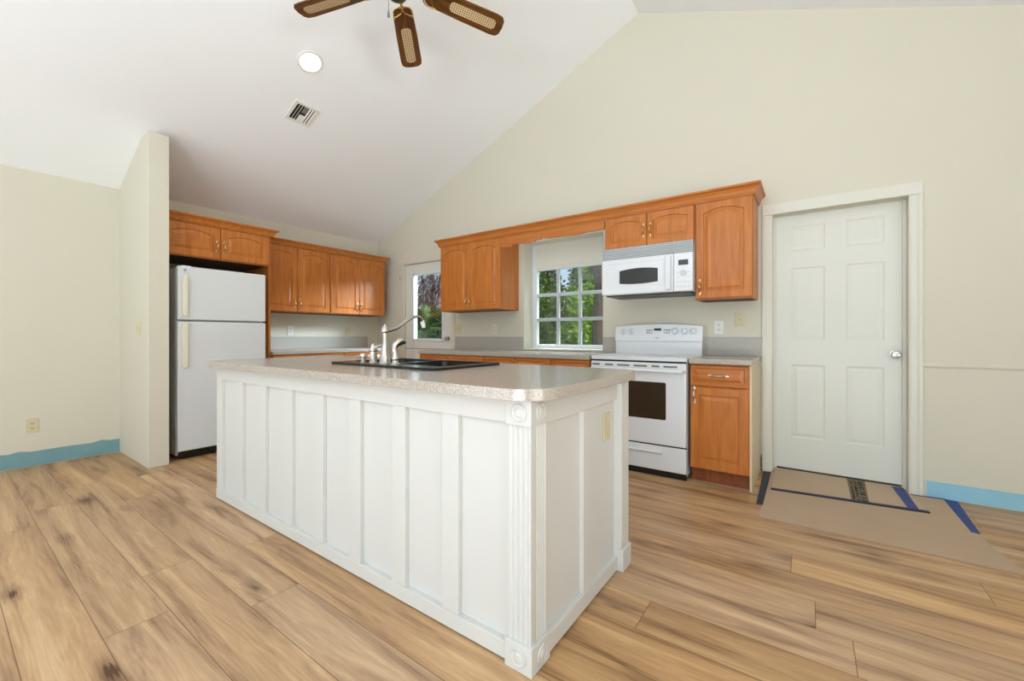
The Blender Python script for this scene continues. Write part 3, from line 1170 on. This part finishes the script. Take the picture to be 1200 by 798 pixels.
DZ = .9275
fc = thing('kitchen_faucet', 'tall brushed nickel faucet with curved spout on black sink', 'faucet', (-1.846, 1.420, DZ))
b = MB()
b.lathe([(.034, 0), (.034, .006), (.030, .010), (.029, .03), (.024, .06), (.018, .09), (.0145, .11), (.0125, .14), (.0125, .165), (.019, .170), (.021, .176), (.019, .182), (.020, .186), (.014, .196), (.007, .205), (.005, .212), (.001, .214)], seg=28)
b.build('body', NICK, fc, smooth=True)
b = MB()
pth = [(0, 0, .178), (.002, .03, .181), (.004, .07, .191), (.006, .11, .212), (.008, .15, .238), (.01, .185, .256), (.011, .215, .262), (.012, .238, .254), (.013, .250, .236)]
b.tube(pth, [.012, .0105, .0095, .009, .009, .0095, .010, .011, .012], 14)
b.build('spout', STEEL, fc, smooth=True)
b = MB()
b.tube([(.013, .249, .240), (.0135, .257, .218), (.014, .262, .198)], [.012, .013, .011], 14)
b.build('spray_head', WHITEP, fc, smooth=True)

hv = thing('faucet_handle', 'nickel faucet control left of the tall faucet on the sink', 'faucet handle', (-1.945, 1.418, DZ))
b = MB()
b.lathe([(.025, 0), (.025, .004), (.021, .008), (.020, .065), (.025, .070), (.025, .076), (.018, .080), (.015, .096), (.008, .106), (.001, .108)], seg=24)
b.build('body', NICK, hv, smooth=True)
b = MB()
b.tube([(.01, 0, .085), (.04, .01, .098), (.065, .015, .100)], [.006, .005, .006], 10)
b.build('lever', NICK, hv, smooth=True)
o = MB()
o.lathe([(.020, 0), (.020, .004), (.013, .008), (.013, .030), (.022, .034), (.022, .042), (.018, .050), (.001, .054)], (0, 0, 0), 24)
o = o.build('air_gap_cap', NICK, None, smooth=True)
o.location = (-2.035, 1.418, DZ)
tag(o, 'short nickel cap leftmost among the sink fittings', 'sink cap')
sd = thing('side_sprayer', 'nickel side sprayer with black nozzle right of the faucet', 'sprayer', (-1.752, 1.412, DZ))
b = MB()
b.lathe([(.026, 0), (.026, .004), (.018, .010), (.016, .022), (.019, .026), (.019, .036), (.014, .042), (.014, .075)], seg=22)
b.build('holder', NICK, sd, smooth=True)
b = MB()
b.tube([(0, 0, .06), (-.004, -.003, .085), (-.003, .004, .105), (.008, .02, .122), (.014, .034, .128)], [.013, .016, .017, .015, .010], 12)
sp = b.build('spray_head', NICK, sd, smooth=True)
b = MB()
b.tube([(.006, .016, .105), (.014, .036, .114), (.020, .050, .116)], [.010, .009, .007], 10)
b.build('nozzle', BLK, sp, smooth=True)['label'] = 'black nozzle'


# ------------------------------------------------------------------ wall plates
def plate(name, label, cat, loc, rz, w=.072, h=.117, mat=None, kind='outlet', group=None):
    r = thing(name, label, cat, loc, rz, group)
    mat = mat or WHITEP
    MB().prism(rrect(-w / 2, -h / 2, w / 2, h / 2, .006, 3), -.006, -.0005, 'y').build('cover_plate', mat, r, bevel=.002)
    if kind == 'outlet':
        for s in (-1, 1):
            f_ = MB()
            f_.prism([(.017 * cos(2 * pi * i / 20), s * .020 + max(-.0125, min(.0125, .017 * sin(2 * pi * i / 20)))) for i in range(20)], -.0085, -.005, 'y')
            f_ = f_.build('socket', mat, r)
            k = MB()
            k.box(-.008, -.0092, s * .020 - .002, -.0045, -.008, s * .020 + .007)
            k.box(.0045, -.0092, s * .020 - .002, .008, -.008, s * .020 + .007)
            k.lathe([(.0028, -.0092), (.0028, -.008)], (0, 0, s * .020 - .007), 10, 'y')
            k.build('slot', BLK, f_)
    elif kind == 'switch':
        n_ = 2 if w > .1 else 1
        for i in range(n_):
            x = (i - (n_ - 1) / 2) * .046
            k = MB()
            k.box(x - .006, -.008, -.013, x + .006, -.005, .013)
            k.hexa([(x - .004, -.008, -.004), (x + .004, -.008, -.004), (x + .004, -.006, -.008), (x - .004, -.006, -.008),
                    (x - .004, -.016, .009), (x + .004, -.016, .009), (x + .004, -.006, .009), (x - .004, -.006, .009)])
            k.build('toggle', mat, r)
    elif kind == 'jack':
        k = MB()
        for z in (-.040, 0, .040):
            k.lathe([(.006 if z == 0 else .004, -.011 if z == 0 else -.0085), (.006 if z == 0 else .004, -.005)], (0, 0, z), 12, 'y')
        k.build('jack_and_screws', BRASS, r)
    return r


plate('light_switch', 'almond double switch plate just right of the glazed door', 'switch', (-3.615, WY, 1.162), 0, .116, .117, ALM, 'switch')
plate('electrical_outlet', 'cream outlet above the backsplash left of the kitchen window', 'outlet', (-3.020, WY, 1.155), 0, mat=HANDC)
plate('electrical_outlet', 'white outlet just right of the range backguard', 'outlet', (-.618, WY, 1.148), 0, mat=WHITEP)
plate('wall_jack', 'almond jack plate with brass screws beside the door casing', 'jack plate', (-.460, WY, 1.212), 0, .076, .122, ALM, 'jack')
plate('electrical_outlet', 'white outlet on the left wall under the wall cabinets', 'outlet', (LX, 2.60, 1.140), A90, mat=WHITEP)
plate('light_switch', 'almond switch plate on left wall above the backsplash corner', 'switch', (LX, 3.395, 1.140), A90, .075, .117, ALM, 'switch')
plate('electrical_outlet', 'almond outlet low on the bare left wall above the blue strip', 'outlet', (LX, .500, .335), A90, mat=ALM)
plate('light_switch', 'almond double switch plate on the partition beside the refrigerator', 'switch', (-4.608, 1.035, 1.138), 0, .118, .118, ALM, 'switch')
hk = MB()
hk.lathe([(.014, 0), (.014, -.004), (.006, -.006), (.006, -.020), (.010, -.026), (.001, -.030)], (-4.69, WY, 1.885), 14, 'y')
tag(hk.build('wall_hook', STEEL, None, smooth=True), 'tiny steel hook on the wall left of the glazed door', 'hook')

# ------------------------------------------------------------------ ceiling things
CA = -math.atan(SL)


def on_ceiling(name, label, cat, x, y):
    o = thing(name, label, cat, (x, y, ceil_z(x)))
    o.rotation_euler = (0, CA, 0)
    return o


rc = on_ceiling('recessed_light', 'lit round recessed light in the sloped white ceiling', 'ceiling light', -3.265, 1.785)
m = MB()
m.lathe([(.098, .0), (.098, -.006), (.082, -.008), (.076, -.002), (.076, .0)], (0, 0, 0), 36)
m.build('trim_ring', WHITEP, rc, smooth=True)
m = MB()
m.lathe([(.074, -.0015), (.074, -.004), (.001, -.006)], (0, 0, 0), 36)
m.build('lit_lens', LITD, rc)
lamp('can_light', 'SPOT', (-3.25, 1.785, ceil_z(-3.265) - .04), (0, 0, -1), 22, (1, .93, .82), spot_size=R(130), spot_blend=.8, shadow_soft_size=.07)

av = on_ceiling('air_vent', 'square white louvered air vent in the sloped ceiling', 'air vent', -3.722, 1.965)
m = MB()
q = .112
m.plate(rrect(-q, -q, q, q, .004, 2), [rrect(-.088, -.088, .088, .088, .002, 2)[::-1]], -.008, 0)
m.build('frame', WHITEP, av)
MB().box(-.088, -.088, -.0015, .088, .088, -.0005).build('duct_backing', BLK, av)
for side in range(2):
    for i in range(3):
        x = (-.079 + i * .024) if side == 0 else (.079 - i * .024)
        m = MB()
        t0 = -.009 if side == 0 else .009
        m.hexa([(b_, a_, c_) for a_, b_, c_ in [(x - .006, -.086, -.003), (x - .003, -.086, -.003), (x - .003, .086, -.003), (x - .006, .086, -.003),
                (x - .006 + t0 * .9, -.086, -.011), (x - .003 + t0 * .9, -.086, -.011), (x - .003 + t0 * .9, .086, -.011), (x - .006 + t0 * .9, .086, -.011)]])
        m.build('slat', WHITEP, av)
for side in range(2):
    for i in range(5):
        y = (-.080 + i * .016) if side == 0 else (.080 - i * .016)
        t0 = -.008 if side == 0 else .008
        m = MB()
        m.hexa([(b_, a_, c_) for a_, b_, c_ in [(-.022, y - .003, -.003), (.022, y - .003, -.003), (.022, y, -.003), (-.022, y, -.003),
                (-.022, y - .003 + t0, -.011), (.022, y - .003 + t0, -.011), (.022, y + t0, -.011), (-.022, y + t0, -.011)]])
        m.build('slat', WHITEP, av)

# ceiling fan
HX, HY, HZ = -1.943, 1.579, 3.129
zc = ceil_z(HX)
fan = thing('ceiling_fan', 'dark wood ceiling fan with cane blade insets above the island', 'ceiling fan', (HX, HY, zc))


def zl(z):
    return z - zc


m = MB()
m.lathe([(.075, .03), (.075, -.02), (.06, -.06), (.02, -.085), (.012, -.09)], (0, 0, 0), 28)
m.build('canopy', GOLD, fan, smooth=True)
m = MB()
m.lathe([(.012, -.08), (.012, zl(3.30))], (0, 0, 0), 14)
m.build('downrod', GOLD, fan, smooth=True)
m = MB()
m.lathe([(.02, zl(3.31)), (.06, zl(3.30)), (.12, zl(3.27)), (.145, zl(3.24)), (.145, zl(3.18)), (.12, zl(3.15)), (.07, zl(3.14)), (.06, zl(3.13))], (0, 0, 0), 32)
m.build('motor_housing', GOLD, fan, smooth=True)
m = MB()
m.lathe([(.055, zl(3.14)), (.058, zl(3.09)), (.052, zl(3.045)), (.03, zl(3.030)), (.001, zl(3.028))], (0, 0, 0), 28)
m.build('switch_housing', simple('dark_green_brass', (92, 88, 58), .35, metal=1), fan, smooth=True)
ca = R(35.47)
ch = MB()
px, py = -.050 * cos(ca), -.050 * sin(ca)
ch.tube([(px, py, zl(3.055)), (px, py, zl(2.965))], .0018, 6)
ch = ch.build('pull_chain', STEEL, fan)
m = MB()
m.lathe([(.002, zl(2.972)), (.004, zl(2.962)), (.008, zl(2.935)), (.007, zl(2.926)), (.001, zl(2.922))], (px, py, 0), 14)
m.build('chain_fob', simple('grey_fob', (110, 112, 114), .4), ch, smooth=True)
blade_proto = None
for k in range(5):
    ang = R(131.4 + 72 * k)
    mat = Matrix.Translation((0, 0, zl(HZ))) @ Matrix.Rotation(ang, 4, 'Z') @ Matrix.Rotation(R(6.0), 4, 'Y') @ Matrix.Rotation(R(-11), 4, 'X')
    if blade_proto is None:
        ol = []
        n = 8
        for i in range(n + 1):
            a_ = pi / 2 + pi * i / n
            ol.append((.215 + .062 * cos(a_) * .9, .062 * sin(a_)))
        ol += [(.40, -.070), (.60, -.074), (.640, -.068), (.657, -.045), (.662, 0), (.657, .045), (.640, .068), (.60, .074), (.40, .070)]
        bl = MB().prism(ol[::-1], -.004, .004).build('blade', FANW, fan, bevel=.0015)
        cn = MB().prism(rrect(.315, -.034, .615, .034, .030, 6), -.0055, .0055).build('cane_inset', CANE, bl)
        g = MB()
        g.tube([(.055, 0, .004), (.10, 0, -.004), (.150, 0, -.008), (.175, 0, -.008)], [.012, .010, .009, .007], 8)
        for sg in (-1, 1):
            g.tube([(.165, 0, -.007), (.158, sg * .022, -.007), (.163, sg * .042, -.007), (.182, sg * .056, -.007), (.215, sg * .060, -.007), (.240, sg * .057, -.007)], .0045, 6)
            g.tube([(.175, 0, -.007), (.205, sg * .012, -.007), (.212, sg * .028, -.007), (.222, sg * .040, -.007), (.225, sg * .054, -.007)], .004, 6)
        gb = g.build('blade_bracket', GOLD, bl, smooth=True)
        blade_proto = (bl, cn, gb)
        bl.matrix_local = mat
    else:
        b2 = blade_proto[0].copy()
        COL.objects.link(b2)
        b2.parent = fan
        b2.matrix_local = mat
        for chd in blade_proto[1:]:
            c2 = chd.copy()
            COL.objects.link(c2)
            c2.parent = b2

# ------------------------------------------------------------------ floor protection at the door
card = MB().prism([(-.245, 3.842), (-.241, 2.863), (.80, 2.863), (.742, 3.34), (.735, 3.872), (.63, 3.86), (.56, 3.84)], .0012, .0045).build('floor_protection_board', CARD)
tag(card, 'large brown floor protection board lying in front of white door', 'floor board')
zt = .006
c2 = thing('floor_protection_board', 'small brown board with dark print lying on larger one at door', 'floor board', (.19, 3.72, 0))
sm = [(-.222, 3.984), (-.212, 3.420), (.592, 3.520), (.534, 3.984)]
MB().prism([(x - .19, y - 3.72) for x, y in sm], .0085, .0125).build('board', CARDP, c2)
MB().prism([(.232 - .19, 3.983 - 3.72), (.226 - .19, 3.478 - 3.72), (.316 - .19, 3.489 - 3.72), (.334 - .19, 3.983 - 3.72)], .0125, .0131).build('print_band', PRINT, c2)
ink = MB()
rr_ = random.Random(11)
for i in range(14):
    y = 3.495 + i * .032
    if y > 3.93:
        break
    for x0, x1 in ((.238, .252), (.258, .276), (.282, .312)):
        if rr_.random() < .82:
            zx = (y - 3.49) * .02
            h_ = rr_.uniform(.010, .024)
            ink.box(x0 + zx - .19, y - 3.72, .0131, x1 + zx - .19 - rr_.uniform(0, .006), y + h_ - 3.72, .0136)
            if rr_.random() < .5:
                ink.box(x0 + zx - .19, y - 3.72, .0131, x0 + zx + .004 - .19, y + .03 - 3.72, .0136)
ink.build('worn_print', INK, c2)
dx_ = [(-.214, 3.432), (-.212, 3.410), (.598, 3.508), (.592, 3.532)]
t = MB().prism(dx_, .0045, .0145).build('tape_strip', TAPED)
tag(t, 'long dark blue tape strip edging the small floor board', 'tape')
t = MB().prism([(.478, 3.955), (.500, 3.525), (.552, 3.532), (.540, 3.955)], .0126, .0140).build('tape_strip', TAPE)
tag(t, 'blue tape strip on the small board by the right door casing', 'tape')
t = MB().prism([(.722, 3.872), (.724, 3.31), (.758, 3.305), (.785, 3.862)], .0046, .0060).build('tape_strip', TAPE)
tag(t, 'bright blue tape strip holding the right edge of large floor board', 'tape')
t = MB().prism([(-.292, 3.83), (-.272, 3.075), (-.236, 3.075), (-.240, 3.845)], .0046, .0060).build('tape_strip', TAPED)
tag(t, 'dark blue tape strip beside the base cabinet on the left board edge', 'tape')
t = MB().prism([(.562, 3.862), (.57, 3.845), (.735, 3.866), (.73, 3.880)], .0046, .0065).build('tape_strip', TAPE)
tag(t, 'short blue tape strip under the blue wall strip beside the casing', 'tape')


# ------------------------------------------------------------------ garden outside
def foliage(blobs, n, size, seed, droop=0, long_=1.8):
    r = random.Random(seed)
    m = MB()
    tot = sum(b_[3] * b_[4] * b_[5] for b_ in blobs)
    for cx, cy, cz, rx, ry, rz in blobs:
        for _ in range(max(20, int(n * rx * ry * rz / tot))):
            d = Vector((r.gauss(0, 1), r.gauss(0, 1), r.gauss(0, 1))).normalized() * (r.random() ** .4)
            p = Vector((cx + d.x * rx, cy + d.y * ry, cz + d.z * rz))
            a_ = Vector((r.gauss(0, 1), r.gauss(0, 1), r.gauss(0, .7) - droop)).normalized()
            b_ = a_.orthogonal().normalized()
            b_ = (Matrix.Rotation(r.random() * 6.28, 3, a_) @ b_)
            s_ = size * r.uniform(.6, 1.3)
            m.add([p, p + a_ * s_ * long_ * .5 + b_ * s_ * .4, p + a_ * s_ * long_, p + a_ * s_ * long_ * .5 - b_ * s_ * .4], [(0, 1, 2, 3)])
    return m


def tree(name, label, cat, loc, trunk, blobs, n, size, mat, seed, group=None, droop=0, long_=1.8):
    root = thing(name, label, cat, loc, 0, group)
    m = MB()
    for path, rad in trunk:
        m.tube(path, rad, 9)
    m.build('trunk', BARK, root, smooth=True)
    foliage(blobs, n, size, seed, droop, long_).build('foliage', mat, root)
    return root


G = -.16
def stem(h, r=.08, dx=.1):
    return [([(0, 0, 0), (dx * .4, 0, h * .4), (dx, .05, h)], [r, r * .8, r * .4])]


tree('shrub', 'bright green leafy shrub filling the lower middle of the window', 'shrub', (-4.15, 8.6, G), stem(1.6, .05),
     [(0, 0, .9, .62, .6, .9), (.1, .1, 1.7, .5, .5, .7)], 3600, .085, LEAF_A, 1)
tree('shrub', 'darker green shrub at the lower left of the window view', 'shrub', (-5.45, 8.6, G), stem(1.8, .05),
     [(0, 0, 1.0, .5, .5, 1.0), (.0, 0, 1.9, .42, .4, .6)], 2800, .085, LEAF_B, 2)
tree('tree', 'dark trunked tree at the right of the window view', 'tree', (-3.16, 7.2, G), [([(0, 0, 0), (-.03, 0, 1.3), (.04, 0, 2.6), (0, 0, 4.2)], [.11, .10, .09, .07]), ([(.02, 0, 2.2), (-.3, .1, 2.9), (-.5, .1, 3.5)], [.06, .05, .03])],
     [(-.1, .0, 3.5, .7, .6, .7), (.3, .1, 2.95, .5, .5, .5)], 2400, .09, LEAF_C, 3)
tree('tree', 'bushy yellow-green tree behind the shrubs in the window', 'tree', (-5.05, 11.0, G), stem(3.2, .1),
     [(0, 0, 2.0, .85, .8, 1.2), (0, 0, 3.1, .6, .6, .6)], 4200, .10, LEAF_A, 4)
tree('tree', 'mid green tree behind at the left of the window view', 'tree', (-6.75, 11.0, G), stem(3.2, .1),
     [(0, 0, 1.6, .8, .8, 1.2), (.1, 0, 2.5, .55, .6, .6)], 3800, .10, LEAF_B, 10)
tree('tree', 'tall dark green tree standing far behind at the window top', 'tree', (-6.35, 14.0, G), stem(5, .16),
     [(0, 0, 3.0, .95, .9, 1.8), (.0, 0, 4.6, .8, .8, 1.0), (0, 0, 1.6, .9, .9, 1.3)], 5200, .12, LEAF_C, 5)
tree('tree', 'dark conical tree far behind at the upper left of the window', 'tree', (-8.35, 14.0, G), stem(4.2, .16),
     [(0, 0, 1.7, .95, .9, 1.3), (.1, 0, 2.9, .65, .7, .9), (.1, 0, 3.6, .3, .4, .6)], 4200, .12, LEAF_C, 6)
tree('tree', 'bare mossy tree with hanging grey strands behind the glazed door', 'tree', (-11.75, 11.2, G), [([(0, 0, 0), (.1, 0, 1.6), (0, 0, 4.0)], [.16, .13, .08]), ([(.05, 0, 1.9), (.5, -.2, 2.9), (.8, -.2, 3.8)], [.07, .05, .03]), ([(.05, 0, 1.8), (-.6, .2, 2.8), (-.8, .2, 3.8)], [.07, .05, .03])],
     [(.1, 0, 3.3, 1.1, .5, .9), (.3, -.2, 2.6, .8, .4, .8), (-.4, .1, 2.8, .7, .4, .8)], 1500, .06, LEAF_D, 7, droop=1.6, long_=4.5)
tree('shrub', 'tall dark green shrub behind the palm in the glazed door', 'shrub', (-10.45, 9.9, G), stem(1.6, .04),
     [(0, 0, .9, .6, .5, .8), (.25, .1, 1.6, .45, .4, .6)], 2600, .085, LEAF_C, 8)
# palm with arching fronds
pl = thing('palm_tree', 'green palm with arching fronds seen through the glazed door', 'palm', (-8.70, 7.95, G))
MB().tube([(0, 0, 0), (.02, 0, .7), (0, 0, 1.35)], [.13, .11, .10], 10).build('trunk', BARK, pl, smooth=True)
rp_ = random.Random(5)
for k in range(16):
    az = 2 * pi * k / 16 + rp_.uniform(-.2, .2)
    el = rp_.uniform(.35, 1.25)
    m = MB()
    Lf = rp_.uniform(.95, 1.3)
    pts = []
    for i in range(13):
        u = i / 12
        rr2 = Lf * u * cos(el) * (1 + .2 * u)
        pts.append(Vector((rr2 * cos(az), rr2 * sin(az), 1.32 + Lf * u * sin(el) - .75 * u * u * cos(el))))
    m.tube(pts, [.012 - .009 * i / 12 for i in range(13)], 5)
    sd_ = Vector((-sin(az), cos(az), 0))
    for i in range(2, 13):
        t_ = (pts[i] - pts[i - 1]).normalized()
        for sg in (-1, 1):
            for e_ in (0, .5):
                p0 = pts[i - 1].lerp(pts[i], e_)
                ln = .34 * (1 - abs(i / 12 - .45))
                tip = p0 + (sd_ * sg + t_ * .8).normalized() * ln + Vector((0, 0, -.10))
                m.add([p0, p0 + t_ * .018, tip, p0 - t_ * .012], [(0, 1, 2, 3)])
    m.build('frond', LEAF_C if k % 2 else LEAF_B, pl)
# far hedge closing the garden
for i, (x, y, lab) in enumerate(((-19.6, 17.5, 'leftmost far hedge bush beyond the glazed door'), (-16.9, 17.5, 'far hedge bush behind the mossy tree in the glazed door'),
                                 (-10.9, 17.5, 'far hedge bush at the left edge of the window view'), (-8.2, 17.5, 'rightmost far hedge bush behind the tall trees'))):
    tree('hedge_bush', lab, 'bush', (x, y, G), stem(1.8, .06), [(0, 0, 1.1, 1.25, .9, 1.1), (.1, 0, 2.0, .95, .8, .8)], 3000, .13, LEAF_C if i % 2 else LEAF_B, 20 + i)
